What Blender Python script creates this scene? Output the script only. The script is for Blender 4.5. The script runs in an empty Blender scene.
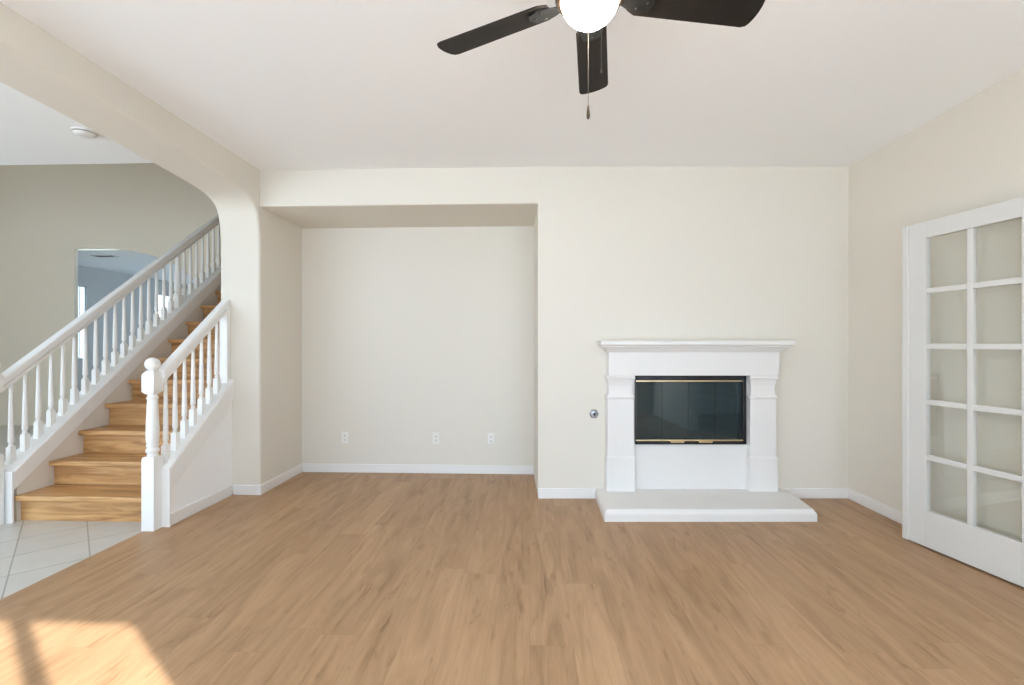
import bpy, bmesh, math, random
from mathutils import Vector, Matrix

sc = bpy.context.scene
COL = sc.collection
random.seed(4)

# ------------------------------------------------------------------ camera
cam_d = bpy.data.cameras.new('camera')
cam = bpy.data.objects.new('camera', cam_d); COL.objects.link(cam)
CAM = Vector((0.0, -3.929, 1.258)); YAW = math.radians(2.17)
cam.location = CAM
cam.rotation_euler = (math.pi/2, 0, YAW)
cam_d.sensor_fit = 'HORIZONTAL'; cam_d.sensor_width = 36
cam_d.lens = 475.0*36/1024
cam_d.shift_y = 3.5/1024
cam_d.clip_start = 0.02
sc.camera = cam

# ------------------------------------------------------------------ world, sun, exposure
vs = sc.view_settings
sc.display_settings.display_device = 'sRGB'
vs.view_transform = 'Standard'; vs.look = 'None'; vs.gamma = 1.0; vs.use_curve_mapping = False
vs.exposure = 0.12
SKY = 6.2
world = bpy.data.worlds.new('world'); sc.world = world
world.use_nodes = True
bg = world.node_tree.nodes['Background']
bg.inputs[0].default_value = (0.61, 0.80, 1.0, 1); bg.inputs[1].default_value = SKY
sun_d = bpy.data.lights.new('sun', 'SUN'); sun_d.energy = 15.0; sun_d.angle = math.radians(0.53)
sun_d.color = (1.0, 0.98, 0.95)
sun = bpy.data.objects.new('sun', sun_d); COL.objects.link(sun)
SUN_EL = math.radians(23)
sdir = Vector((-0.79*math.cos(SUN_EL), 0.613*math.cos(SUN_EL), -math.sin(SUN_EL)))
sun.rotation_euler = sdir.to_track_quat('-Z', 'Y').to_euler()
sun.location = (4, -8, 4)
def portal(name, loc, rot, sx, sy):
    d = bpy.data.lights.new(name, 'AREA'); d.shape = 'RECTANGLE'; d.size = sx; d.size_y = sy
    d.cycles.is_portal = True
    o = bpy.data.objects.new(name, d); COL.objects.link(o); o.location = loc; o.rotation_euler = rot
sc.cycles.max_bounces = 14; sc.cycles.diffuse_bounces = 10; sc.cycles.glossy_bounces = 4
sc.cycles.transparent_max_bounces = 12; sc.cycles.caustics_reflective = False; sc.cycles.caustics_refractive = False
sc.cycles.sample_clamp_indirect = 6.0
sc.cycles.use_denoising = True

# ------------------------------------------------------------------ materials
def newmat(name):
    m = bpy.data.materials.new(name); m.use_nodes = True
    nt = m.node_tree; b = nt.nodes['Principled BSDF']
    return m, nt, b
def N(nt, t, **kw):
    n = nt.nodes.new(t)
    for k, v in kw.items(): setattr(n, k, v)
    return n
def L(nt, a, b): nt.links.new(a, b)
def plain(name, col, rough=0.5, metal=0.0, noise=0.03, scale=6.0, bump=0.0, bscale=120.0, spec=0.5):
    m, nt, b = newmat(name)
    tc = N(nt, 'ShaderNodeTexCoord'); no = N(nt, 'ShaderNodeTexNoise'); no.inputs['Scale'].default_value = scale
    L(nt, tc.outputs['Object'], no.inputs['Vector'])
    mx = N(nt, 'ShaderNodeMix', data_type='RGBA')
    mx.inputs[6].default_value = tuple(c*(1-noise) for c in col) + (1,)
    mx.inputs[7].default_value = tuple(min(1, c*(1+noise)) for c in col) + (1,)
    L(nt, no.outputs['Fac'], mx.inputs[0]); L(nt, mx.outputs[2], b.inputs['Base Color'])
    b.inputs['Roughness'].default_value = rough; b.inputs['Metallic'].default_value = metal
    b.inputs['Specular IOR Level'].default_value = spec
    if bump:
        n2 = N(nt, 'ShaderNodeTexNoise'); n2.inputs['Scale'].default_value = bscale
        L(nt, tc.outputs['Object'], n2.inputs['Vector'])
        bp = N(nt, 'ShaderNodeBump'); bp.inputs['Strength'].default_value = bump; bp.inputs['Distance'].default_value = 0.002
        L(nt, n2.outputs['Fac'], bp.inputs['Height']); L(nt, bp.outputs['Normal'], b.inputs['Normal'])
    return m

M = {}
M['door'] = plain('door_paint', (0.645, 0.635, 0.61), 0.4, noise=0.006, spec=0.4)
M['knee'] = plain('white_knee_wall', (0.90, 0.905, 0.91), 0.6, noise=0.006, bump=0.05, spec=0.25)
M['wall'] = plain('wall_paint', (0.72, 0.68, 0.605), 0.75, noise=0.006, bump=0.08, spec=0.25)
M['stairwall'] = plain('stairwell_paint', (0.735, 0.665, 0.555), 0.8, noise=0.006, bump=0.08, spec=0.2)
M['ceil'] = plain('ceiling_paint', (0.885, 0.895, 0.90), 0.85, noise=0.005, bump=0.08, spec=0.2)
M['trim'] = plain('white_trim_paint', (0.80, 0.785, 0.765), 0.38, noise=0.006, spec=0.4)
M['rail'] = plain('white_gloss_paint', (0.82, 0.815, 0.80), 0.32, noise=0.006, spec=0.45)
M['mantel'] = plain('white_mantel_paint', (0.765, 0.745, 0.725), 0.42, noise=0.006, spec=0.4)
M['plastic'] = plain('white_plastic', (0.80, 0.785, 0.75), 0.35, noise=0.005)
M['slot'] = plain('dark_slot', (0.03, 0.03, 0.03), 0.5)
M['black'] = plain('black_metal', (0.008, 0.008, 0.008), 0.35, noise=0.2)
M['brass'] = plain('polished_brass', (0.86, 0.74, 0.50), 0.22, metal=1.0)
M['bronze'] = plain('dark_bronze', (0.055, 0.035, 0.022), 0.3, metal=0.7, noise=0.15)
M['blade'] = plain('espresso_blade', (0.014, 0.011, 0.009), 0.55, noise=0.25, scale=20, spec=0.25)
M['chain'] = plain('antique_chain', (0.05, 0.045, 0.038), 0.5, metal=0.6)
M['chrome'] = plain('brushed_chrome', (0.34, 0.34, 0.35), 0.35, metal=1.0)
M['ventdark'] = plain('vent_metal', (0.20, 0.20, 0.20), 0.5)
M['farwall'] = plain('far_room_paint', (0.52, 0.52, 0.515), 0.8, noise=0.006)  # even neutral grey; the blue cast comes from sky light
M['ground'] = plain('pale_bounce_surface', (0.82, 0.82, 0.82), 0.9, noise=0.08)  # near-white, brightened to bounce daylight; also covers the sun-blocking wall

def wood_floor():
    m, nt, b = newmat('oak_plank_floor')
    W, LEN = 0.182, 1.22
    tc = N(nt, 'ShaderNodeTexCoord'); sp = N(nt, 'ShaderNodeSeparateXYZ'); L(nt, tc.outputs['Object'], sp.inputs[0])
    def mth(op, a, bb=None):
        n = N(nt, 'ShaderNodeMath', operation=op)
        for i, v in enumerate((a, bb)):
            if v is None: continue
            if isinstance(v, (int, float)): n.inputs[i].default_value = v
            else: L(nt, v, n.inputs[i])
        return n.outputs[0]
    xs = mth('DIVIDE', sp.outputs[0], W); row = mth('FLOOR', xs); fx = mth('FRACT', xs)
    wn = N(nt, 'ShaderNodeTexWhiteNoise', noise_dimensions='1D'); L(nt, row, wn.inputs['W'])
    ys = mth('ADD', mth('DIVIDE', sp.outputs[1], LEN), wn.outputs['Value']); colm = mth('FLOOR', ys); fy = mth('FRACT', ys)
    idv = N(nt, 'ShaderNodeCombineXYZ'); L(nt, row, idv.inputs[0]); L(nt, colm, idv.inputs[1])
    wn2 = N(nt, 'ShaderNodeTexWhiteNoise', noise_dimensions='3D'); L(nt, idv.outputs[0], wn2.inputs['Vector'])
    # grain coordinates shifted per plank
    off = N(nt, 'ShaderNodeVectorMath', operation='MULTIPLY'); L(nt, wn2.outputs['Color'], off.inputs[0]); off.inputs[1].default_value = (7, 23, 5)
    ad = N(nt, 'ShaderNodeVectorMath', operation='ADD'); L(nt, tc.outputs['Object'], ad.inputs[0]); L(nt, off.outputs[0], ad.inputs[1])
    def noise(scale_v, detail, rough, dist=0.0):
        mp = N(nt, 'ShaderNodeMapping'); mp.inputs['Scale'].default_value = scale_v; L(nt, ad.outputs[0], mp.inputs[0])
        n = N(nt, 'ShaderNodeTexNoise'); n.inputs['Scale'].default_value = 1.0; n.inputs['Detail'].default_value = detail
        n.inputs['Roughness'].default_value = rough; n.inputs['Distortion'].default_value = dist
        L(nt, mp.outputs[0], n.inputs['Vector']); return n.outputs['Fac']
    g1 = noise((8.5, 1.0, 1), 6, 0.62, 1.6)      # broad figure
    g2 = noise((90, 3.0, 1), 4, 0.65)         # fine grain
    g3 = noise((13, 1.9, 1), 4, 0.62, 2.0)     # dark knots and streaks
    r1 = N(nt, 'ShaderNodeValToRGB'); L(nt, g1, r1.inputs[0])
    e = r1.color_ramp.elements
    e[0].position = 0.28; e[0].color = (0.315, 0.188, 0.096, 1)
    e[1].position = 0.72; e[1].color = (0.50, 0.318, 0.181, 1)
    k = e.new(0.48); k.color = (0.425, 0.26, 0.141, 1)
    r2 = N(nt, 'ShaderNodeValToRGB'); L(nt, g2, r2.inputs[0])
    r2.color_ramp.elements[0].position = 0.3; r2.color_ramp.elements[0].color = (0.91, 0.90, 0.89, 1)
    r2.color_ramp.elements[1].position = 0.65; r2.color_ramp.elements[1].color = (1.04, 1.04, 1.04, 1)
    r3 = N(nt, 'ShaderNodeValToRGB'); L(nt, g3, r3.inputs[0])
    r3.color_ramp.elements[0].position = 0.28; r3.color_ramp.elements[0].color = (0.66, 0.60, 0.53, 1)
    r3.color_ramp.elements[1].position = 0.43; r3.color_ramp.elements[1].color = (1, 1, 1, 1)
    def mul(a, bb, f=1.0):
        n = N(nt, 'ShaderNodeMix', data_type='RGBA', blend_type='MULTIPLY'); n.inputs[0].default_value = f
        L(nt, a, n.inputs[6]); L(nt, bb, n.inputs[7]); return n.outputs[2]
    c = mul(mul(r1.outputs[0], r2.outputs[0]), r3.outputs[0], 0.85)
    rp = N(nt, 'ShaderNodeValToRGB'); L(nt, wn2.outputs['Value'], rp.inputs[0])
    rp.color_ramp.elements[0].color = (0.90, 0.885, 0.87, 1); rp.color_ramp.elements[1].color = (1.01, 1.005, 1.00, 1)
    c = mul(c, rp.outputs[0])
    # joints
    ex = mth('MINIMUM', fx, mth('SUBTRACT', 1.0, fx)); ey = mth('MINIMUM', fy, mth('SUBTRACT', 1.0, fy))
    jx = mth('LESS_THAN', ex, 0.008); jy = mth('LESS_THAN', ey, 0.0014)
    jj = mth('MAXIMUM', jx, jy)
    jm = N(nt, 'ShaderNodeMix', data_type='RGBA'); L(nt, mth('MULTIPLY', jj, 0.2), jm.inputs[0]); L(nt, c, jm.inputs[6]); jm.inputs[7].default_value = (0.16, 0.09, 0.05, 1)
    L(nt, jm.outputs[2], b.inputs['Base Color'])
    b.inputs['Roughness'].default_value = 0.42; b.inputs['Specular IOR Level'].default_value = 0.35
    bp = N(nt, 'ShaderNodeBump'); bp.inputs['Strength'].default_value = 0.12; bp.inputs['Distance'].default_value = 0.002
    L(nt, g2, bp.inputs['Height']); L(nt, bp.outputs[0], b.inputs['Normal'])
    return m
M['floor'] = wood_floor()

def stair_wood():
    m, nt, b = newmat('honey_oak_stair')
    tc = N(nt, 'ShaderNodeTexCoord'); mp = N(nt, 'ShaderNodeMapping'); mp.inputs['Scale'].default_value = (2.2, 22, 22)
    oi = N(nt, 'ShaderNodeObjectInfo'); ad = N(nt, 'ShaderNodeVectorMath', operation='ADD')
    vm = N(nt, 'ShaderNodeVectorMath', operation='SCALE'); vm.inputs[0].default_value = (11, 5, 3); L(nt, oi.outputs['Random'], vm.inputs['Scale'])
    L(nt, tc.outputs['Object'], ad.inputs[0]); L(nt, vm.outputs[0], ad.inputs[1]); L(nt, ad.outputs[0], mp.inputs[0])
    no = N(nt, 'ShaderNodeTexNoise'); no.inputs['Scale'].default_value = 1; no.inputs['Detail'].default_value = 5; no.inputs['Distortion'].default_value = 1.2
    L(nt, mp.outputs[0], no.inputs['Vector'])
    r = N(nt, 'ShaderNodeValToRGB'); L(nt, no.outputs['Fac'], r.inputs[0]); e = r.color_ramp.elements
    e[0].position = 0.28; e[0].color = (0.30, 0.135, 0.045, 1); e[1].position = 0.70; e[1].color = (0.66, 0.385, 0.165, 1)
    k = e.new(0.48); k.color = (0.50, 0.265, 0.10, 1)
    L(nt, r.outputs[0], b.inputs['Base Color']); b.inputs['Roughness'].default_value = 0.38
    return m
M['stair'] = stair_wood()

def tile_mat():
    m, nt, b = newmat('pale_floor_tile')
    tc = N(nt, 'ShaderNodeTexCoord'); mp = N(nt, 'ShaderNodeMapping')
    mp.inputs['Rotation'].default_value = (0, 0, math.radians(45)); mp.inputs['Location'].default_value = (0.0, 3.033, 0)
    L(nt, tc.outputs['Object'], mp.inputs[0])
    br = N(nt, 'ShaderNodeTexBrick', offset=0.0, squash=1.0)
    br.inputs['Scale'].default_value = 1.0; br.inputs['Brick Width'].default_value = 0.335; br.inputs['Row Height'].default_value = 0.335
    br.inputs['Mortar Size'].default_value = 0.004; br.inputs['Mortar Smooth'].default_value = 0.2
    br.inputs['Color1'].default_value = (0.58, 0.56, 0.52, 1); br.inputs['Color2'].default_value = (0.62, 0.605, 0.565, 1); br.inputs['Mortar'].default_value = (0.33, 0.315, 0.29, 1)
    L(nt, mp.outputs[0], br.inputs['Vector'])
    no = N(nt, 'ShaderNodeTexNoise'); no.inputs['Scale'].default_value = 7; no.inputs['Detail'].default_value = 5; L(nt, tc.outputs['Object'], no.inputs['Vector'])
    mx = N(nt, 'ShaderNodeMix', data_type='RGBA', blend_type='MULTIPLY'); mx.inputs[0].default_value = 0.25
    rr = N(nt, 'ShaderNodeValToRGB'); rr.color_ramp.elements[0].position = 0.3; rr.color_ramp.elements[0].color = (0.75, 0.73, 0.70, 1); rr.color_ramp.elements[1].position = 0.65
    L(nt, no.outputs['Fac'], rr.inputs[0]); L(nt, br.outputs['Color'], mx.inputs[6]); L(nt, rr.outputs[0], mx.inputs[7])
    L(nt, mx.outputs[2], b.inputs['Base Color']); b.inputs['Roughness'].default_value = 0.35
    return m
M['tile'] = tile_mat()

def brick_mat():
    m, nt, b = newmat('firebrick')
    tc = N(nt, 'ShaderNodeTexCoord'); mp = N(nt, 'ShaderNodeMapping'); mp.inputs['Rotation'].default_value = (math.pi/2, 0, 0)
    L(nt, tc.outputs['Object'], mp.inputs[0])
    br = N(nt, 'ShaderNodeTexBrick'); br.inputs['Scale'].default_value = 1; br.inputs['Brick Width'].default_value = 0.22; br.inputs['Row Height'].default_value = 0.075
    br.inputs['Mortar Size'].default_value = 0.006
    br.inputs['Color1'].default_value = (0.42, 0.33, 0.23, 1); br.inputs['Color2'].default_value = (0.34, 0.27, 0.20, 1); br.inputs['Mortar'].default_value = (0.2, 0.18, 0.16, 1)
    L(nt, mp.outputs[0], br.inputs['Vector']); L(nt, br.outputs['Color'], b.inputs['Base Color']); b.inputs['Roughness'].default_value = 0.9
    return m
M['brick'] = brick_mat()

def glass(name, tint, ior=1.5, gl=1.0, dust=0.0, gc=(1, 1, 1)):
    m, nt, b = newmat(name); nt.nodes.remove(b)
    out = nt.nodes['Material Output']
    tr = N(nt, 'ShaderNodeBsdfTransparent'); tr.inputs[0].default_value = tint + (1,)
    gs = N(nt, 'ShaderNodeBsdfGlossy'); gs.inputs['Roughness'].default_value = 0.015; gs.inputs[0].default_value = (gl*gc[0], gl*gc[1], gl*gc[2], 1)
    no = N(nt, 'ShaderNodeTexNoise'); no.inputs['Scale'].default_value = 1.3
    bp = N(nt, 'ShaderNodeBump'); bp.inputs['Strength'].default_value = 0.03; L(nt, no.outputs['Fac'], bp.inputs['Height'])
    fr = N(nt, 'ShaderNodeFresnel'); fr.inputs[0].default_value = ior
    L(nt, bp.outputs[0], gs.inputs['Normal'])
    geo = N(nt, 'ShaderNodeNewGeometry'); inv = N(nt, 'ShaderNodeMath', operation='SUBTRACT'); inv.inputs[0].default_value = 1.0; L(nt, geo.outputs['Backfacing'], inv.inputs[1])
    fm = N(nt, 'ShaderNodeMath', operation='MULTIPLY'); L(nt, fr.outputs[0], fm.inputs[0]); L(nt, inv.outputs[0], fm.inputs[1])
    mx = N(nt, 'ShaderNodeMixShader'); L(nt, fm.outputs[0], mx.inputs[0]); L(nt, tr.outputs[0], mx.inputs[1]); L(nt, gs.outputs[0], mx.inputs[2])
    res = mx.outputs[0]
    if dust:
        df = N(nt, 'ShaderNodeBsdfDiffuse'); df.inputs[0].default_value = (0.11, 0.18, 0.215, 1)
        m2 = N(nt, 'ShaderNodeMixShader'); m2.inputs[0].default_value = dust; L(nt, res, m2.inputs[1]); L(nt, df.outputs[0], m2.inputs[2]); res = m2.outputs[0]
    L(nt, res, out.inputs[0]); return m
M['doorglass'] = glass('door_glass', (0.965, 0.975, 0.965), 1.75)
M['fireglass'] = glass('smoked_glass', (0.40, 0.46, 0.48), 1.75, dust=0.13, gc=(0.78, 0.93, 1.0))
M['winglass'] = glass('window_glass', (0.97, 0.98, 0.98), 1.45)

def emis(name, col, s):
    m, nt, b = newmat(name)
    b.inputs['Base Color'].default_value = (0.9, 0.88, 0.84, 1); b.inputs['Emission Color'].default_value = col + (1,); b.inputs['Emission Strength'].default_value = s
    no = N(nt, 'ShaderNodeTexNoise'); no.inputs['Scale'].default_value = 3
    mr = N(nt, 'ShaderNodeMapRange'); mr.inputs[3].default_value = 0.25; mr.inputs[4].default_value = 0.35
    L(nt, no.outputs['Fac'], mr.inputs[0]); L(nt, mr.outputs[0], b.inputs['Roughness'])
    return m
M['bowl'] = emis('lit_frosted_bowl', (1.0, 0.91, 0.77), 108.0)

# ------------------------------------------------------------------ geometry helpers
class B:
    """collects geometry (world coordinates) for one mesh object"""
    def __init__(s): s.v = []; s.f = []
    def add(s, vs_, fs): 
        o = len(s.v); s.v += [tuple(p) for p in vs_]; s.f += [tuple(i+o for i in f) for f in fs]; return s
    def box(s, x0, x1, y0, y1, z0, z1):
        return s.loft([(x0, x1, y0, y1, z0), (x0, x1, y0, y1, z1)])
    def loft(s, lv):
        vs_ = []; fs = []
        for (x0, x1, y0, y1, z) in lv: vs_ += [(x0, y0, z), (x1, y0, z), (x1, y1, z), (x0, y1, z)]
        n = len(lv)
        for i in range(n-1):
            a = 4*i
            for k in range(4): fs.append((a+k, a+(k+1) % 4, a+4+(k+1) % 4, a+4+k))
        fs.append((3, 2, 1, 0)); a = 4*(n-1); fs.append((a, a+1, a+2, a+3))
        return s.add(vs_, fs)
    def prism(s, poly, axis, a, b):
        """poly: 2D points; axis x -> (y,z), y -> (x,z), z -> (x,y)"""
        def P(p, t): return (t, p[0], p[1]) if axis == 'x' else ((p[0], t, p[1]) if axis == 'y' else (p[0], p[1], t))
        n = len(poly)
        vs_ = [P(p, a) for p in poly] + [P(p, b) for p in poly]
        fs = [tuple(range(n-1, -1, -1)), tuple(range(n, 2*n))] + [(i, (i+1) % n, n+(i+1) % n, n+i) for i in range(n)]
        return s.add(vs_, fs)
    def slope(s, prof, y0, y1, zf):
        """profile of (x, dz) carried along the slope z = zf(y), plumb-cut ends"""
        n = len(prof)
        vs_ = [(x, y0, zf(y0)+d) for x, d in prof] + [(x, y1, zf(y1)+d) for x, d in prof]
        fs = [tuple(range(n-1, -1, -1)), tuple(range(n, 2*n))] + [(i, (i+1) % n, n+(i+1) % n, n+i) for i in range(n)]
        return s.add(vs_, fs)
    def lathe(s, prof, c, n=24, axis='z', cap=True):
        vs_ = []; fs = []
        for r, z in prof:
            for k in range(n):
                a = 2*math.pi*k/n
                p = (r*math.cos(a), r*math.sin(a), z)
                if axis == 'y': p = (p[0], p[2], p[1])
                vs_.append((c[0]+p[0], c[1]+p[1], c[2]+p[2]))
        for i in range(len(prof)-1):
            for k in range(n): fs.append((i*n+k, i*n+(k+1) % n, (i+1)*n+(k+1) % n, (i+1)*n+k))
        if cap:
            fs.append(tuple(range(n-1, -1, -1))); a = (len(prof)-1)*n; fs.append(tuple(range(a, a+n)))
        return s.add(vs_, fs)
    def tf(s, mat):
        s.v = [tuple(mat @ Vector(p)) for p in s.v]; return s

def woff(o):
    v = Matrix.Identity(4)
    ch = []
    while o: ch.append(o); o = o.parent
    for q in reversed(ch): v = v @ Matrix.LocRotScale(q.location, q.rotation_euler, None)
    return v
def obj(name, b, mat, parent=None, smooth=False, bevel=0.0, seg=2, origin=None, angle=40, local=False):
    """link ONE mesh object; vertices of b are world coordinates unless local"""
    me = bpy.data.meshes.new(name)
    if parent is not None and origin is None and not local: inv = woff(parent).inverted()
    else: inv = None
    o0 = Vector(origin) if origin else Vector((0, 0, 0))
    vs_ = [tuple((inv @ Vector(p)) if inv else (Vector(p)-o0)) for p in b.v]
    me.from_pydata(vs_, [], b.f); me.update()
    bm = bmesh.new(); bm.from_mesh(me); bmesh.ops.recalc_face_normals(bm, faces=bm.faces); bm.to_mesh(me); bm.free()
    me.materials.append(mat)
    o = bpy.data.objects.new(name, me); COL.objects.link(o)
    if parent is not None: o.parent = parent
    o.location = o0
    if bevel:
        md = o.modifiers.new('edge', 'BEVEL'); md.width = bevel; md.segments = seg; md.limit_method = 'ANGLE'; md.angle_limit = math.radians(angle)
    if smooth:
        for p in me.polygons: p.use_smooth = True
        try: me.set_sharp_from_angle(angle=math.radians(38))
        except Exception: pass
    return o
def tag(o, label, cat, group=None):
    o['label'] = label; o['category'] = cat
    if group: o['group'] = group
    return o
def thing(name, label, cat, loc, rz=0.0, group=None):
    o = bpy.data.objects.new(name, None); COL.objects.link(o); o.location = loc; o.rotation_euler = (0, 0, rz)
    o.empty_display_size = 0.1
    return tag(o, label, cat, group)
def struct(name, b, mat, label=None, parent=None, **kw):
    o = obj(name, b, mat, parent, **kw)
    if parent is None:
        o['kind'] = 'structure'
        if label: tag(o, label, name.split('_')[0])
    return o

# ------------------------------------------------------------------ key dimensions
H = 2.74
XL, XLO = -2.28, -2.625      # left wall: room face, stair-hall face
XR = 2.63
YF = -4.80                   # wall behind the camera
NX = 0.066                   # right edge of the wall niche
ND = 0.74                    # niche depth
HD = 2.435                   # header underside over the niche
TILT = math.atan(0.1/2.574)  # the fireplace wall runs slightly off square
FW = Matrix.Translation((NX, 0, 0)) @ Matrix.Rotation(TILT, 4, 'Z')   # fireplace-wall frame

# ------------------------------------------------------------------ floors
struct('floor', B().box(XLO, 5.0, -4.95, 1.1, -0.12, 0.0), M['floor'], 'light oak plank floor of the living room')
struct('floor_foyer', B().box(-9.2, XLO, -4.95, 10.2, -0.12, 0.0), M['tile'], 'pale diagonal floor tiles at the foot of the stairs')
struct('ground', B().box(-14, 14, -24, -4.95, -0.3, -0.14), M['ground'], 'unseen pale ground outside, whitened to bounce daylight indoors')  # unseen ground, whitened to throw daylight up onto the ceilings

# ------------------------------------------------------------------ ceilings
struct('ceiling', B().box(XLO, XR+0.15, -4.95, 1.1, H, H+0.2), M['ceil'], 'smooth white living room ceiling')
struct('ceiling_foyer', B().box(-9.2, XLO, -4.95, -0.195, H, H+0.3), M['ceil'], 'white hall ceiling ending at the stairwell')
struct('ceiling_stairwell', B().box(-9.2, XL, -0.35, 3.5, 5.4, 5.5), M['ceil'], 'high ceiling over the stairwell')
struct('ceiling_far_room', B().box(-9.2, -3.7, 3.45, 10.2, 2.80, 2.95), M['ceil'], 'low white ceiling of the room behind the stairs')

# ------------------------------------------------------------------ walls
# left wall with the wide arched opening
def catmull(P, n=5):
    out = []
    for a in range(len(P)-1):
        p0, p1, p2, p3 = P[max(a-1, 0)], P[a], P[a+1], P[min(a+2, len(P)-1)]
        for q in range(n):
            t = q/n
            out.append(tuple(0.5*(2*p1[c] + (p2[c]-p0[c])*t + (2*p0[c]-5*p1[c]+4*p2[c]-p3[c])*t*t + (3*p1[c]-p0[c]-3*p2[c]+p3[c])*t**3) for c in (0, 1)))
    return out + [P[-1]]
arc = catmull([(0.0, 2.10), (-0.006, 2.20), (-0.024, 2.315), (-0.052, 2.395), (-0.105, 2.447), (-0.20, 2.484), (-0.36, 2.505), (-0.60, 2.522), (-1.2, 2.550), (-2.0, 2.567), (-2.25, 2.568)], 4)
poly = [(0.0, 0.0)] + arc
poly += [(-4.5 - y, z) for y, z in reversed(arc)]
poly += [(-4.5, 0.0), (YF-0.15, 0.0), (YF-0.15, H+0.1), (0.0, H+0.1)]
poly2 = [(1.1, 0.0)] + poly[:-1] + [(1.1, H+0.1)]
struct('wall_left', B().prism(poly2, 'x', XLO, XL), M['wall'], 'thick white wall with a broad rounded archway to the stairs', bevel=0.022, seg=4, angle=50)
struct('wall_stairwell_right', B().box(XLO, XL, 1.1, 3.5, 0, 5.4).box(XLO, XL, -0.195, 1.1, H+0.2, 5.4), M['stairwall'], 'wall closing the right side of the stairwell')
struct('wall_stairwell_front', B().box(-9.2, XLO, -0.35, -0.195, H+0.3, 5.4), M['stairwall'], 'upper wall above the hall ceiling edge')

# back wall: niche back, header, fireplace wall with its firebox opening
nb = B().box(XL, NX, ND, 1.1, 0, HD)
struct('wall_niche', nb, M['wall'], 'plain white back wall of the shallow niche')
struct('wall_header', B().prism([(0.012-0.012*math.cos(math.pi/2*k/5), HD+0.012-0.012*math.sin(math.pi/2*k/5)) for k in range(6)] + [(1.1, HD), (1.1, H), (0, H)], 'x', XL, NX), M['wall'], 'header above the shallow wall niche')
FX0, FX1, FZ0, FZ1 = 0.795, 1.694, 0.457, 1.022
def fbox(x0, x1, y0, y1, z0, z1): return B().box(x0, x1, y0, y1, z0, z1).tf(FW)
fp = B().box(0, FX0, 0, 1.0, 0, H).box(FX1, 2.75, 0, 1.0, 0, H).box(FX0, FX1, 0, 1.0, 0, FZ0).box(FX0, FX1, 0, 1.0, FZ1, H).box(FX0, FX1, 0.5, 1.0, FZ0, FZ1).tf(FW)
struct('wall_fireplace', fp, M['wall'], 'white wall around the fireplace')

# right wall with the French door opening, and the adjoining room beyond it
rw = B().box(XR, XR+0.12, -1.55, 1.1, 0, H).box(XR, XR+0.12, -4.95, -3.10, 0, H).box(XR, XR+0.12, -3.10, -1.55, 2.06, H)
struct('wall_right', rw, M['wall'], 'white side wall to the right of the fireplace')
struct('wall_side_room', B().box(4.9, 5.0, -4.95, 0.5, 0, H).box(XR+0.12, 3.0, 0.4, 0.5, 0, H).box(3.0, 4.8, 0.4, 0.5, 0, 0.5).box(3.0, 4.8, 0.4, 0.5, 2.45, H).box(4.8, 4.9, 0.4, 0.5, 0, H).box(XR+0.12, 4.9, -4.95, -4.85, 0, H), M['wall'], 'walls of the side room behind the French door')  # opening in the end wall is unseen, added to bring light from the right
portal('portal_side', (3.9, 0.52, 1.475), (-math.pi/2, 0, 0), 1.8, 1.95)
struct('ceiling_side_room', B().box(XR+0.12, 5.0, -4.95, 0.5, H, H+0.1), M['ceil'], 'ceiling of the side room')
cs = B().box(XR-0.015, XR, -1.55, -1.49, 0, 2.12).box(XR-0.015, XR, -3.16, -3.10, 0, 2.12).box(XR-0.015, XR, -3.10, -1.55, 2.06, 2.12)
struct('trim_1', cs, M['trim'], 'white casing around the side room opening', bevel=0.003)

# wall behind the camera: row of tall glazed doors, and a hall window
GX0, GX1, GZ = 0.415, 2.20, 2.17
VX0, VX1, VZ0, VZ1 = -2.15, 0.20, 0.45, 2.40
fw_ = B().box(GX1, XR+0.12, YF-0.12, YF, 0, H).box(VX1, GX0, YF-0.12, YF, 0, H).box(XLO, VX0, YF-0.12, YF, 0, H).box(VX0, VX1, YF-0.12, YF, 0, VZ0).box(VX0, VX1, YF-0.12, YF, VZ1, H).box(GX0, GX1, YF-0.12, YF, GZ, H)
struct('wall_front', fw_, M['wall'], 'wall behind the viewer with tall glazed doors')
HX0, HX1, HZ0, HZ1 = -7.6, -3.4, 0.25, 2.35
struct('wall_foyer_front', B().box(-9.2, HX0, YF-0.12, YF, 0, H).box(HX1, XLO, YF-0.12, YF, 0, H).box(HX0, HX1, YF-0.12, YF, 0, HZ0).box(HX0, HX1, YF-0.12, YF, HZ1, H), M['wall'], 'hall wall with a wide window')
UY0, UY1, UZ0, UZ1 = 0.6, 1.6, 3.6, 4.4  # unseen high opening, added to brighten the stairwell wall
struct('wall_foyer_left', B().box(-9.35, -9.2, -4.95, 3.45, 0, UZ0).box(-9.35, -9.2, -4.95, 3.45, UZ1, 5.4).box(-9.35, -9.2, -4.95, UY0, UZ0, UZ1).box(-9.35, -9.2, UY1, 3.45, UZ0, UZ1), M['stairwall'], 'far left wall of the hall')
def window(name, x0, x1, z0, z1, n, y, label):
    w = bpy.data.objects.new(name, None); COL.objects.link(w); w.location = ((x0+x1)/2, y, z0); w['kind'] = 'structure'
    tag(w, label, 'window')
    f = B(); t = 0.045
    f.box(x0, x1, y-0.05, y, z1-t, z1).box(x0, x1, y-0.05, y, z0, z0+t)
    step = (x1-x0-t)/n
    for i in range(n+1): f.box(x0+i*step, x0+i*step+t, y-0.05, y, z0, z1)
    obj('window_frame', f, M['trim'], w)
    return w
window('window_5', VX0, VX1, VZ0, VZ1, 2, YF-0.07, 'wide living room window behind the viewer')
window('window_3', GX0, GX1, 0.0, GZ, 3, YF-0.07, 'tall white framed glazed doors behind the viewer')
window('window_4', HX0, HX1, HZ0, HZ1, 3, YF-0.07, 'wide hall window')
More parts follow.
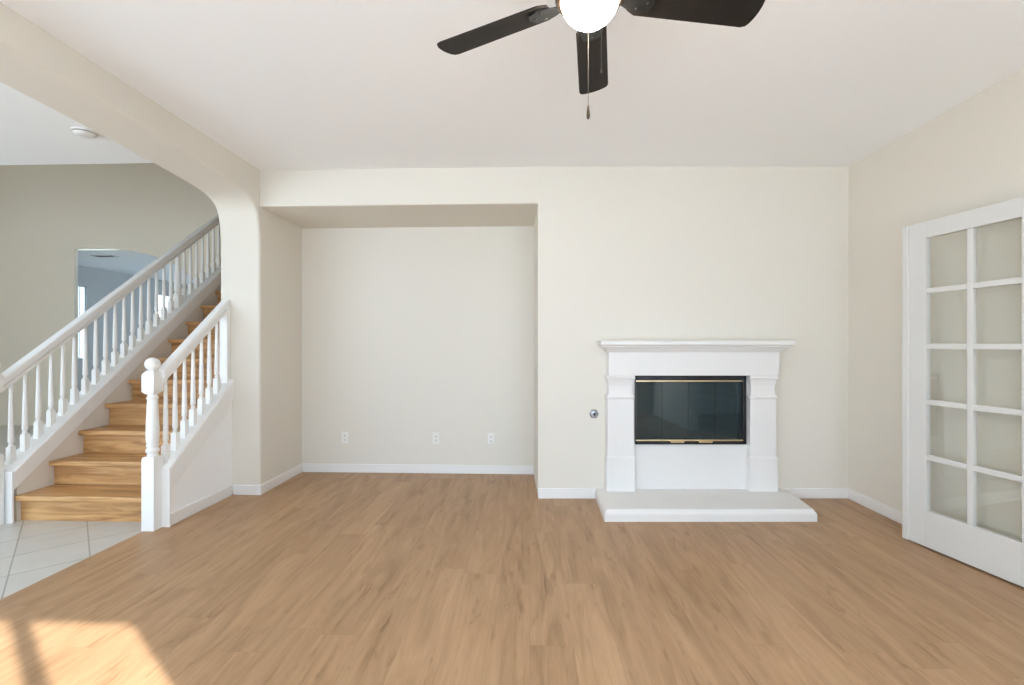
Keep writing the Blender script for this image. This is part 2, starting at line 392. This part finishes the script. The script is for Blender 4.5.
portal('portal_room', ((GX0+GX1)/2, YF-0.16, GZ/2), (math.pi/2, 0, 0), GX1-GX0, GZ)
portal('portal_window', ((VX0+VX1)/2, YF-0.16, (VZ0+VZ1)/2), (math.pi/2, 0, 0), VX1-VX0, VZ1-VZ0)
struct('wall_outside_wing', B().box(0.24, 0.38, -7.3, -4.93, -0.14, 4.2), M['ground'], 'unseen wall added outside to block sun from the living room window')  # unseen fin, added to keep direct sun out of the wide window
portal('portal_hall', ((HX0+HX1)/2, YF-0.16, (HZ0+HZ1)/2), (math.pi/2, 0, 0), HX1-HX0, HZ1-HZ0)

portal('portal_stairwell', (-9.37, (UY0+UY1)/2, (UZ0+UZ1)/2), (math.pi/2, 0, -math.pi/2), UY1-UY0, UZ1-UZ0)
# stairwell back wall with the arched opening into the far room
YB = 3.30
op = [(-7.185, 0.0), (-7.185, 2.80), (-6.62, 2.80), (-6.23, 2.75), (-5.907, 2.677), (-5.55, 2.53), (-5.25, 2.30), (-5.07, 1.95), (-5.0, 1.5), (-5.0, 0.0)]
sb = B()
sb.box(-9.2, -7.185, YB, YB+0.06, 0, 5.4).box(-5.0, XLO, YB, YB+0.06, 0, 5.4)
sb.prism(op[1:9] + [(-5.0, 5.4), (-7.185, 5.4)], 'y', YB, YB+0.06)
struct('wall_stairwell_back', sb, M['stairwall'], 'beige stairwell wall with an opening behind the stair railing')

# far room beyond
XFR = -8.65
W1 = (4.80, 5.03, 1.01, 2.42)     # y range and z range of the tall window in its left wall
W2 = (6.80, 7.22, 1.72, 2.47)     # a smaller window further along the same wall
YE = 8.2
fl = B().box(XFR-0.12, XFR, YB+0.06, W1[0], 0, 2.8).box(XFR-0.12, XFR, W1[1], W2[0], 0, 2.8).box(XFR-0.12, XFR, W2[1], 9.6, 0, 2.8)
for q in (W1, W2): fl.box(XFR-0.12, XFR, q[0], q[1], 0, q[2]).box(XFR-0.12, XFR, q[0], q[1], q[3], 2.8)
struct('wall_far_room_left', fl, M['farwall'], 'plain grey side wall of the far room')
fb = B().box(XFR, -6.6, YE, YE+0.12, 0, 2.8).box(-4.2, -3.7, YE, YE+0.12, 0, 2.8).box(-6.6, -4.2, YE, YE+0.12, 0, 0.5).box(-6.6, -4.2, YE, YE+0.12, 2.45, 2.8)  # wide opening is out of view, added to light the far room
struct('wall_far_room_back', fb, M['farwall'], 'plain grey end wall of the far room')
struct('wall_far_room_right', B().box(-3.82, -3.7, YB+0.06, YE, 0, 2.8), M['farwall'], 'right wall of the far room')
w = bpy.data.objects.new('window_1', None); COL.objects.link(w); w.location = (XFR-0.06, (W1[0]+W1[1])/2, W1[2]); w['kind'] = 'structure'
tag(w, 'narrow bright window seen through the stairwell opening at its left jamb', 'window')
f = B(); y0, y1, z0, z1 = W1; x0 = XFR-0.08; x1 = XFR-0.03; t = 0.02
f.box(x0, x1, y0, y0+t, z0, z1).box(x0, x1, y1-t, y1, z0, z1).box(x0, x1, (y0+y1)/2-0.012, (y0+y1)/2+0.012, z0, z1).box(x0, x1, y0, y1, z0, z0+t).box(x0, x1, y0, y1, z1-t, z1)
obj('window_frame', f, M['trim'], w)
obj('pane', B().box(XFR-0.06, XFR-0.055, y0, y1, z0, z1), M['winglass'], w)
w = bpy.data.objects.new('window_2', None); COL.objects.link(w); w.location = (XFR-0.06, (W2[0]+W2[1])/2, W2[2]); w['kind'] = 'structure'
tag(w, 'small bright far window glimpsed between the upper balusters', 'window')
f = B(); y0, y1, z0, z1 = W2; x0 = XFR-0.08; x1 = XFR-0.03; t = 0.025
f.box(x0, x1, y0, y0+t, z0, z1).box(x0, x1, y1-t, y1, z0, z1).box(x0, x1, y0, y1, 2.07, 2.10).box(x0, x1, y0, y1, z0, z0+t).box(x0, x1, y0, y1, z1-t, z1)
obj('window_frame', f, M['trim'], w)
obj('pane', B().box(XFR-0.06, XFR-0.055, y0, y1, z0, z1), M['winglass'], w)
portal('portal_far', (-5.4, YE+0.16, 1.475), (-math.pi/2, 0, 0), 2.4, 1.95)
# ------------------------------------------------------------------ baseboards
BT, BH = 0.013, 0.085
def bb_prof(): return None
def baseboard(name, segs, label):
    b = B()
    for x0, x1, y0, y1 in segs: b.box(x0, x1, y0, y1, 0.0, BH)
    struct(name, b, M['trim'], label, bevel=0.004)
baseboard('baseboard_niche', [(XL+BT, NX, ND-BT, ND), (XL, XL+BT, 0.0, ND)], 'white baseboard along the niche')
baseboard('baseboard_column', [(-2.505, XL+BT, -BT, 0.0)], 'white baseboard at the foot of the arch column')
b = B().box(0, 0.472, -BT, 0, 0, BH).box(2.045, 2.59, -BT, 0, 0, BH).tf(FW)
struct('baseboard_back', b, M['trim'], 'white baseboard beside the hearth', bevel=0.004)
baseboard('baseboard_right', [(XR-BT, XR, -1.49, 0.085)], 'white baseboard along the right wall')

# ------------------------------------------------------------------ stairs
RISE, RUN, NOSE0 = 0.19, 0.24, -0.683
SX0, SX1 = -3.674, -2.627
st = thing('staircase', 'honey-brown wooden staircase rising beyond the archway', 'staircase', ((SX0+SX1)/2, -0.63, 0))
NST = 16
for i in range(NST):
    yn = NOSE0 + RUN*i; zt = RISE*(i+1)
    last = yn + RUN + 0.048 if i < NST-1 else YB
    obj('tread', B().box(SX0, SX1, yn, last, zt-0.04, zt), M['stair'], st, bevel=0.009, seg=3)
    obj('riser', B().box(SX0, SX1, yn+0.048, yn+0.068, zt-RISE, zt-0.04), M['stair'], st)

MS = 0.79
# knee wall under the right-hand railing
def kz(y): return 0.245 + MS*(y+0.72)          # lower edge of the white skirt board, right side
kw = B().prism([(-0.715, 0), (0.0, 0), (0.0, kz(0)+0.12), (-0.715, kz(-0.715)+0.12)], 'x', XLO+0.0, -2.522)
struct('wall_stair_right', kw, M['knee'], 'low sloping wall below the short stair railing')
b = B().box(-2.522, -2.522+BT, -0.70, -BT, 0, BH)
struct('baseboard_stair', b, M['trim'], 'white baseboard along the low sloping stair wall', bevel=0.004)
# knee wall under the left-hand railing
def kl(y): return 0.244 + 0.783*(y+0.674)
kw = B().prism([(-0.66, 0), (3.0, 0), (3.0, kl(3.0)+0.1), (-0.66, kl(-0.66)+0.1)], 'x', -3.80, -3.677)
struct('wall_stair_left', kw, M['wall'], 'sloping white wall between the stairs and the hall')

# ------------------------------------------------------------------ stair railings
def baluster_mesh(hb, w=0.019, k=1.0):
    b = B()
    b.loft([(-w, w, -w, w, -0.05), (-w, w, -w, w, 0.105), (-w*0.75, w*0.75, -w*0.75, w*0.75, 0.115)])
    b.lathe([(0.010, 0.112), (0.0155, 0.118), (0.017, 0.125), (0.0125, 0.133), (0.0125, 0.139), (0.0175, 0.146), (0.0185, 0.156), (0.0180, 0.17),
             (0.0165, 0.26), (0.0140, 0.38), (0.0115, 0.5), (0.0105, hb+0.02)], (0, 0, 0), 14)
    if k != 1.0: b.v = [(x*k, y*k, z) for x, y, z in b.v]
    return b
def newel(parent, cx, cy, ztop=1.075, half=0.043):
    b = B(); h = half
    b.loft([(cx-h, cx+h, cy-h, cy+h, 0.0), (cx-h, cx+h, cy-h, cy+h, 0.485), (cx-h*.86, cx+h*.86, cy-h*.86, cy+h*.86, 0.5)])
    b.lathe([(0.030, 0.498), (0.036, 0.508), (0.030, 0.518), (0.037, 0.530), (0.041, 0.541), (0.036, 0.553), (0.031, 0.560), (0.037, 0.572), (0.037, 0.578),
             (0.033, 0.586), (0.037, 0.605), (0.0395, 0.64), (0.0385, 0.70), (0.0345, 0.80), (0.0315, 0.875), (0.030, 0.890), (0.036, 0.898), (0.036, 0.905),
             (0.028, 0.914), (0.030, 0.925), (0.038, 0.945)], (cx, cy, 0), 28)
    b.loft([(cx-h*.7, cx+h*.7, cy-h*.7, cy+h*.7, 0.930), (cx-h, cx+h, cy-h, cy+h, 0.948), (cx-h, cx+h, cy-h, cy+h, ztop-0.012), (cx-h*.55, cx+h*.55, cy-h*.55, cy+h*.55, ztop+0.014)])
    n = obj('newel_post', b, M['rail'], parent, smooth=True)
    f = B(); R = 0.046; zc = ztop+0.058
    pr = [(0.026, ztop+0.006), (0.022, ztop+0.016), (0.030, ztop+0.02)]
    for k in range(2, 13):
        a = -math.pi/2 + math.pi*k/12*1.0
        pr.append((max(R*math.cos(a), 0.001), zc+R*math.sin(a)*1.0))
    f.lathe(pr, (cx, cy, 0), 28)
    obj('ball_finial', f, M['rail'], n, smooth=True)
    return n
def rail_profile(cx, w=0.032, hgt=0.10):
    # moulded handrail: rounded top, groove, fillet below
    q = [(w*.62, 0), (w*.62, 0.026), (w*.42, 0.030), (w*.42, 0.038), (w, 0.046), (w, hgt-0.016), (w*.86, hgt-0.005), (w*.55, hgt)]
    return [(cx-x, z) for x, z in q] + [(cx+x, z) for x, z in reversed(q)]

# right-hand short railing
RC = -2.567
rr = thing('stair_railing', 'short white stair railing with ball-topped newel, joined to the arch column', 'railing', (RC, -0.75, 0))
newel(rr, -2.595, -0.757)
def rtop(y): return 1.068 + MS*(y+0.755)
obj('handrail', B().slope(rail_profile(RC), -0.725, -0.002, lambda y: rtop(y)-0.10), M['rail'], rr)
sk = B()
sk.slope([(-2.637, 0.0), (-2.499, 0.0), (-2.499, 0.155), (-2.507, 0.168), (-2.629, 0.168), (-2.637, 0.155)], -0.712, -0.001, kz)
sk.box(-2.638, -2.498, -0.728, -0.7125, 0.0, kz(-0.712)+0.164)
obj('skirt_board', sk, M['rail'], rr, bevel=0.003)
def ctop(y): return kz(y)+0.168
hb = rtop(0)-0.10 - ctop(0)
bal0 = None
ys = [-0.672 + 0.0925*i for i in range(7)]
ys = [-0.675, -0.585, -0.493, -0.402, -0.310, -0.219, -0.128]
for y in ys:
    if bal0 is None: bal0 = obj('baluster', baluster_mesh(hb), M['rail'], rr, smooth=True, local=True); o = bal0
    else: o = bal0.copy(); COL.objects.link(o)
    o.parent = rr; o.location = (RC-rr.location.x, y-rr.location.y, ctop(y)-rr.location.z)
b = B().box(RC-0.034, RC+0.034, -0.045, -0.001, ctop(-0.03)-0.05, rtop(-0.02)-0.05)
obj('half_post', b, M['rail'], rr, bevel=0.003)

# left-hand long railing
LC = -3.75
lr = thing('stair_railing', 'long white stair railing rising on the far side of the wooden stairs', 'railing', (LC, -0.74, 0))
newel(lr, -3.752, -0.757, ztop=1.06)
def ltop(y): return 1.042 + 0.762*(y+0.705)
obj('handrail', B().slope(rail_profile(LC, 0.034, 0.105), -0.715, 2.9, lambda y: ltop(y)-0.105), M['rail'], lr)
sk = B()
sk.slope([(-3.815, 0.0), (-3.662, 0.0), (-3.662, 0.13), (-3.670, 0.142), (-3.807, 0.142), (-3.815, 0.13)], -0.69, 2.95, kl)
sk.box(-3.816, -3.661, -0.706, -0.6905, 0.0, kl(-0.69)+0.138)
obj('skirt_board', sk, M['rail'], lr, bevel=0.003)
def cltop(y): return kl(y)+0.142
hbl = ltop(0.5)-0.105-cltop(0.5)
ball = None
y = -0.634; i = 0
while y < 2.85:
    if i == 17:
        o = obj('baluster', baluster_mesh(hbl+0.04, k=1.9), M['rail'], lr, smooth=True, local=True)
    elif ball is None:
        ball = obj('baluster', baluster_mesh(hbl+0.03), M['rail'], lr, smooth=True, local=True); o = ball
    else:
        o = ball.copy(); COL.objects.link(o)
    o.parent = lr; o.location = (LC-lr.location.x, y-lr.location.y, cltop(y)-lr.location.z)
    y += 0.0957; i += 1

# ------------------------------------------------------------------ fireplace
def fthing(name, label, cat, u, p, z):
    return thing(name, label, cat, FW @ Vector((u, -p, z)), TILT)
mt = fthing('fireplace_mantel', 'white painted fireplace mantel with moulded shelf and square pilasters', 'mantel', 1.242, 0.05, 0.085)
def fo(name, b, mat, par, **kw): return obj(name, b.tf(FW), mat, par, **kw)
MU0, MU1 = 0.563, 1.935
HZ = 0.085
PW = 0.088     # pilaster projection
# shelf: stacked crown moulding
def crown(levels):
    return B().loft([(MU0-e, MU1+e, -p, 0.0, z) for e, p, z in levels])
fo('shelf', crown([(0.004, 0.112, 1.205), (0.006, 0.114, 1.212), (0.012, 0.122, 1.214), (0.016, 0.130, 1.222), (0.022, 0.138, 1.232), (0.036, 0.150, 1.242), (0.052, 0.162, 1.249), (0.060, 0.168, 1.250), (0.060, 0.168, 1.258),
                   (0.072, 0.182, 1.262), (0.078, 0.192, 1.268), (0.078, 0.192, 1.296), (0.074, 0.188, 1.300)]), M['mantel'], mt, bevel=0.0015)
fo('frieze', B().loft([(MU0, MU1, -0.108, 0, 1.020), (MU0, MU1, -0.108, 0, 1.206)]), M['mantel'], mt, bevel=0.002)
fo('surround_panel', B().box(0.70, FX0, -0.03, 0, HZ, 1.02).box(FX1, 1.80, -0.03, 0, HZ, 1.02).box(FX0, FX1, -0.03, 0, HZ, FZ0), M['mantel'], mt, bevel=0.002)
for (u0, u1) in ((0.556, 0.770), (1.708, 1.922)):
    def lv(e, p, z): return (u0-e, u1+e, -PW-p, 0.0, z)
    b = B().loft([lv(0.008, 0.008, HZ), lv(0.008, 0.008, 0.350), lv(0.003, 0.003, 0.362), lv(0, 0, 0.366),
                  lv(-0.002, 0, 0.828), lv(0.004, 0.005, 0.832), lv(0.006, 0.008, 0.840), lv(0.006, 0.008, 0.846), lv(0.002, 0.003, 0.854), lv(-0.004, -0.002, 0.858),
                  lv(-0.010, -0.006, 0.880), lv(-0.012, -0.008, 0.905), lv(-0.011, -0.006, 0.935), lv(-0.006, 0.0, 0.965), lv(0.000, 0.006, 0.985), lv(0.002, 0.008, 0.990), lv(0.006, 0.012, 0.992),
                  lv(0.008, 0.016, 1.004), lv(0.004, 0.012, 1.010), lv(0.006, 0.014, 1.020)])
    fo('pilaster', b, M['mantel'], mt, bevel=0.0015)
he = fthing('hearth', 'low white hearth slab on the wood floor below the fireplace', 'hearth', 1.242, 0.27, 0.0)
P = 0.525
def hearth(levels):
    b = B(); vs_ = []; fs = []
    for e, z in levels:
        vs_ += [(0.447+e, -P+e, z), (1.970-e, -P+e, z), (2.058-e, 0.0, z), (0.474+e, 0.0, z)]
    for q in range(len(levels)-1):
        a = 4*q
        for k in range(4): fs.append((a+k, a+(k+1) % 4, a+4+(k+1) % 4, a+4+k))
    fs.append((3, 2, 1, 0)); a = 4*(len(levels)-1); fs.append((a, a+1, a+2, a+3))
    return b.add(vs_, fs)
fo('hearth_slab', hearth([(0.014, 0.0), (0.014, HZ-0.004), (0.018, HZ)]), M['mantel'], he, bevel=0.002)
fo('hearth_trim', hearth([(0.0, 0.0), (0.0, 0.052), (0.003, 0.060), (0.007, 0.066), (0.0135, 0.076)]), M['mantel'], he)

ins = fthing('fireplace_insert', 'black fireplace insert with dark bifold glass doors and brass rails', 'fireplace insert', (FX0+FX1)/2, -0.2, FZ0)
e = 0.0015
fo('firebox', B().box(FX0+e, FX0+0.03, 0.05, 0.47, FZ0+e, FZ1-e).box(FX1-0.03, FX1-e, 0.05, 0.47, FZ0+e, FZ1-e).box(FX0+0.03, FX1-0.03, 0.44, 0.47, FZ0+e, FZ1-e)
   .box(FX0+0.03, FX1-0.03, 0.05, 0.44, FZ0+e, FZ0+0.03).box(FX0+0.03, FX1-0.03, 0.05, 0.44, FZ1-0.03, FZ1-e), M['brick'], ins)
fr = B().box(FX0-0.004, FX1+0.004, -0.052, 0.05, FZ1-0.045, FZ1+0.000).box(FX0-0.004, FX1+0.004, -0.052, 0.05, FZ0-0.002, FZ0+0.028)
fr.box(FX0-0.004, FX0+0.014, -0.052, 0.05, FZ0, FZ1).box(FX1-0.024, FX1+0.004, -0.052, 0.05, FZ0, FZ1)
fo('frame', fr, M['black'], ins, bevel=0.002)
GZ0, GZ1 = FZ0+0.036, FZ1-0.052
edges = [FX0+0.014, 1.018, 1.233, 1.455, FX1-0.026]
for a, c in zip(edges[:-1], edges[1:]):
    gp = fo('glass_panel', B().box(a+0.0015, c-0.0015, -0.030, -0.025, GZ0-0.008, GZ1+0.008), M['fireglass'], ins)
    fo('edge_strip', B().box(c-0.004, c+0.001, -0.032, -0.024, GZ0-0.008, GZ1+0.008), M['black'], gp)
fo('brass_rail', B().box(FX0, FX1-0.026, -0.058, -0.03, GZ1-0.004, GZ1+0.009), M['brass'], ins, bevel=0.003)
fo('brass_rail', B().box(FX0, FX1-0.026, -0.058, -0.03, GZ0-0.010, GZ0+0.003), M['brass'], ins, bevel=0.003)
for a in (1.07, 1.30):
    fo('handle', B().box(a, a+0.112, -0.078, -0.056, GZ0-0.020, GZ0-0.002), M['brass'], ins, bevel=0.004)

gv = fthing('gas_valve', 'round chrome gas key valve on the wall left of the mantel', 'gas valve', 0.463, 0.0, 0.697)
def ylathe(prof, u, z, n=24):
    return B().lathe([(r, -p) for r, p in prof], (u, 0, z), n, axis='y')
fo('escutcheon', ylathe([(0.040, 0.0), (0.040, 0.003), (0.030, 0.008), (0.026, 0.009)], 0.463, 0.697, 6), M['chrome'], gv, bevel=0.001)
fo('key_socket', ylathe([(0.018, 0.008), (0.018, 0.017), (0.012, 0.019)], 0.463, 0.697), M['chrome'], gv, smooth=True)
fo('keyhole', ylathe([(0.0115, 0.0185), (0.0115, 0.0198)], 0.463, 0.697, 12), M['slot'], gv)

# ------------------------------------------------------------------ outlets on the niche wall
def outlet(x, z, label):
    t = thing('wall_outlet', label, 'outlet', (x, ND, z), 0, 'outlets low on the niche wall')
    pl = B().loft([(-0.035, 0.035, -0.057, 0.057, 0), (-0.035, 0.035, -0.057, 0.057, 0.003), (-0.031, 0.031, -0.053, 0.053, 0.006)])
    rot = Matrix.Translation((x, ND, z)) @ Matrix.Rotation(math.pi/2, 4, 'X')
    obj('cover_plate', pl.tf(rot), M['plastic'], t)
    for s in (-1, 1):
        r = B().lathe([(0.0165, 0.0), (0.0165, 0.0075), (0.015, 0.0085)], (0, s*0.020, 0), 18)
        q = obj('receptacle', r.tf(rot), M['plastic'], t, smooth=True)
        sl = B().box(-0.0075, -0.0045, s*0.020-0.002, s*0.020+0.008, 0.0082, 0.0092).box(0.0045, 0.0075, s*0.020-0.002, s*0.020+0.007, 0.0082, 0.0092)
        sl.lathe([(0.003, 0.0082), (0.003, 0.0092)], (0, s*0.020-0.008, 0), 10)
        obj('slots', sl.tf(rot), M['slot'], q)
outlet(-1.843, 0.345, 'white outlet low on the niche wall, nearest the arch column side')
outlet(-0.930, 0.345, 'white outlet low on the niche wall, between the two others')
outlet(-0.384, 0.343, 'white outlet low on the niche wall, nearest the fireplace side')

# ------------------------------------------------------------------ French door leaf
DO = Vector((2.43, -0.754, 0)); dd = Vector((0.18, -0.984, 0)).normalized()
DM = Matrix.Translation(DO) @ Matrix(((dd.x, dd.y, 0, 0), (dd.y, -dd.x, 0, 0), (0, 0, 1, 0), (0, 0, 0, 1)))
# local axes: s along the leaf, t>0 away from the wall side (into the room is negative X)
DM = Matrix.Translation(DO) @ Matrix(((dd.x, -dd.y, 0, 0), (dd.y, dd.x, 0, 0), (0, 0, 1, 0), (0, 0, 0, 1)))
fd = thing('door_1', 'white glazed French door leaf standing open against the right wall', 'door', DO)
fd['kind'] = 'structure'
S0, S1, TH = 0.012, 0.752, 0.036
PA = [(0.134, 0.364), (0.397, 0.628)]
ZB, ZT = 0.238, 1.928
def dobj(name, b, mat, par, **kw): return obj(name, b.tf(DM), mat, par, **kw)
lf = B().box(S0, PA[0][0], 0, TH, 0.012, 2.030).box(PA[1][1], S1, 0, TH, 0.012, 2.030).box(PA[0][0], PA[1][1], 0, TH, 0.012, ZB).box(PA[0][0], PA[1][1], 0, TH, ZT, 2.030)
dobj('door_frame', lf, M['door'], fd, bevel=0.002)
mu = B().box(PA[0][1], PA[1][0], 0.004, TH-0.004, ZB, ZT)
for k in range(1, 5):
    zc = ZB + (ZT-ZB+0.033)*k/5 - 0.0165
    mu.box(PA[0][0], PA[0][1], 0.004, TH-0.004, zc-0.0165, zc+0.0165).box(PA[1][0], PA[1][1], 0.004, TH-0.004, zc-0.0165, zc+0.0165)
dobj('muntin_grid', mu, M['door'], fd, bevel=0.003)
dobj('glass', B().box(PA[0][0]-0.005, PA[1][1]+0.005, TH/2-0.002, TH/2+0.002, ZB-0.005, ZT+0.005), M['doorglass'], fd)
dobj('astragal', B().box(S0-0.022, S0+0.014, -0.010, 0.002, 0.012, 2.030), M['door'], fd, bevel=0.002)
hg = B()
for z in (0.25, 1.02, 1.80): hg.lathe([(0.007, z-0.045), (0.007, z+0.045)], (S1+0.006, TH+0.004, 0), 12)
dobj('hinges', hg, M['chrome'], fd)

# ------------------------------------------------------------------ ceiling fan
FC = Vector((0.191, -2.402, 0)); ZBL = 2.366
fan = thing('ceiling_fan', 'dark five-blade ceiling fan with a lit frosted bowl', 'ceiling fan', (FC.x, FC.y, H))
def fl_(name, prof, mat, **kw): return obj(name, B().lathe(prof, (FC.x, FC.y, 0), 40), mat, fan, smooth=True, **kw)
fl_('canopy', [(0.020, 2.66), (0.045, 2.67), (0.066, 2.70), (0.070, 2.738)], M['bronze'])
fl_('downrod', [(0.012, 2.54), (0.012, 2.67)], M['bronze'])
fl_('motor_housing', [(0.03, 2.55), (0.07, 2.54), (0.105, 2.515), (0.118, 2.48), (0.118, 2.44), (0.100, 2.415), (0.06, 2.405), (0.058, 2.39), (0.058, 2.385)], M['bronze'])
fit = fl_('light_fitter', [(0.050, 2.400), (0.098, 2.396), (0.110, 2.384), (0.111, 2.372), (0.104, 2.360), (0.0945, 2.358), (0.0945, 2.372), (0.088, 2.380)], M['bronze'])
bowl = [(0.001, 2.281)]
for k in range(1, 13):
    a = math.pi/2*k/12
    bowl.append((0.0925*math.sin(a), 2.371-0.090*math.cos(a)))
bo = fl_('light_bowl', bowl + [(0.088, 2.375)], M['bowl'])
R0, R1 = 0.135, 0.582
for k in range(5):
    a = math.radians(9.2+72*k)
    b = B()
    # outline of one blade (r, t) with rounded tip
    pts = []
    hw0, hw1 = 0.054, 0.063
    pts += [(R0, -hw0*0.7), (R0+0.03, -hw0), (R1-0.03, -hw1)]
    for j in range(1, 8):
        q = -math.pi/2 + math.pi*j/8
        pts.append((R1-0.022+0.022*math.cos(q), hw1*math.sin(q)*0.985))
    pts += [(R1-0.03, hw1), (R0+0.03, hw0), (R0, hw0*0.7)]
    b.prism(pts, 'z', -0.003, 0.003)
    pit = Matrix.Rotation(math.radians(-12), 4, 'X')
    mtx = Matrix.Translation((FC.x, FC.y, ZBL+0.012)) @ Matrix.Rotation(a, 4, 'Z') @ pit
    bl = obj('blade', b.tf(mtx), M['blade'], fan, bevel=0.001)
    ar = B().prism([(0.05, -0.016), (0.10, -0.013), (0.135, -0.030), (0.175, -0.040), (0.205, -0.030), (0.215, 0.0), (0.205, 0.030), (0.175, 0.040), (0.135, 0.030), (0.10, 0.013), (0.05, 0.016)], 'z', -0.010, -0.0035)
    for sx, sy in ((0.165, -0.022), (0.165, 0.022), (0.195, 0.0)):
        ar.lathe([(0.006, -0.013), (0.006, -0.010)], (sx, sy, 0), 10)
    obj('blade_iron', ar.tf(mtx), M['black'], bl, bevel=0.001)
def chain(x, y, z0, z1, fob):
    c = B()
    z = z0
    while z > z1:
        c.lathe([(0.0005, -0.0022), (0.0012, -0.0012), (0.0012, 0.0012), (0.0005, 0.0022)], (x, y, z), 8); z -= 0.0046
    ch = obj('pull_chain', c, M['chain'], fan)
    if fob:
        obj('fob', B().lathe([(0.0015, z1+0.004), (0.0035, z1-0.006), (0.005, z1-0.02), (0.0062, z1-0.034), (0.005, z1-0.043), (0.0015, z1-0.047)], (x, y, 0), 14), M['bronze'], ch, smooth=True)
    else:
        obj('fob', B().lathe([(0.001, z1+0.003), (0.0028, z1), (0.0028, z1-0.006), (0.001, z1-0.009)], (x, y, 0), 10), M['chain'], ch, smooth=True)
chain(0.199, FC.y+0.106, 2.36, 2.080, True)
chain(0.211, FC.y-0.115, 2.37, 2.072, False)

# ------------------------------------------------------------------ smoke detector and ceiling vent
sd = thing('smoke_detector', 'round white smoke detector on the hall ceiling', 'smoke detector', (-3.07, -0.765, H))
obj('base_plate', B().lathe([(0.070, H-0.010), (0.072, H-0.001)], (-3.07, -0.765, 0), 32), M['plastic'], sd, smooth=True)
obj('vent_ring', B().lathe([(0.056, H-0.018), (0.058, H-0.010)], (-3.07, -0.765, 0), 32), M['ventdark'], sd)
obj('cover', B().lathe([(0.020, H-0.034), (0.045, H-0.032), (0.060, H-0.025), (0.064, H-0.018), (0.058, H-0.0175)], (-3.07, -0.765, 0), 32), M['plastic'], sd, smooth=True)
cv = thing('ceiling_vent', 'small dark air vent in the ceiling beyond the stairwell opening', 'vent', (-7.27, 3.93, 2.80))
fv = B().box(-7.46, -7.08, 3.86, 3.875, 2.79, 2.799).box(-7.46, -7.08, 3.985, 4.00, 2.79, 2.799).box(-7.46, -7.43, 3.86, 4.00, 2.79, 2.799).box(-7.11, -7.08, 3.86, 4.00, 2.79, 2.799)
obj('vent_frame', fv, M['plastic'], cv)
vv = B().box(-7.43, -7.11, 3.875, 3.985, 2.797, 2.799)
for k in range(4): vv.prism([(3.88+k*0.027, 2.789), (3.883+k*0.027, 2.789), (3.895+k*0.027, 2.797), (3.892+k*0.027, 2.797)], 'x', -7.43, -7.11)
obj('grille', vv, M['ventdark'], cv)
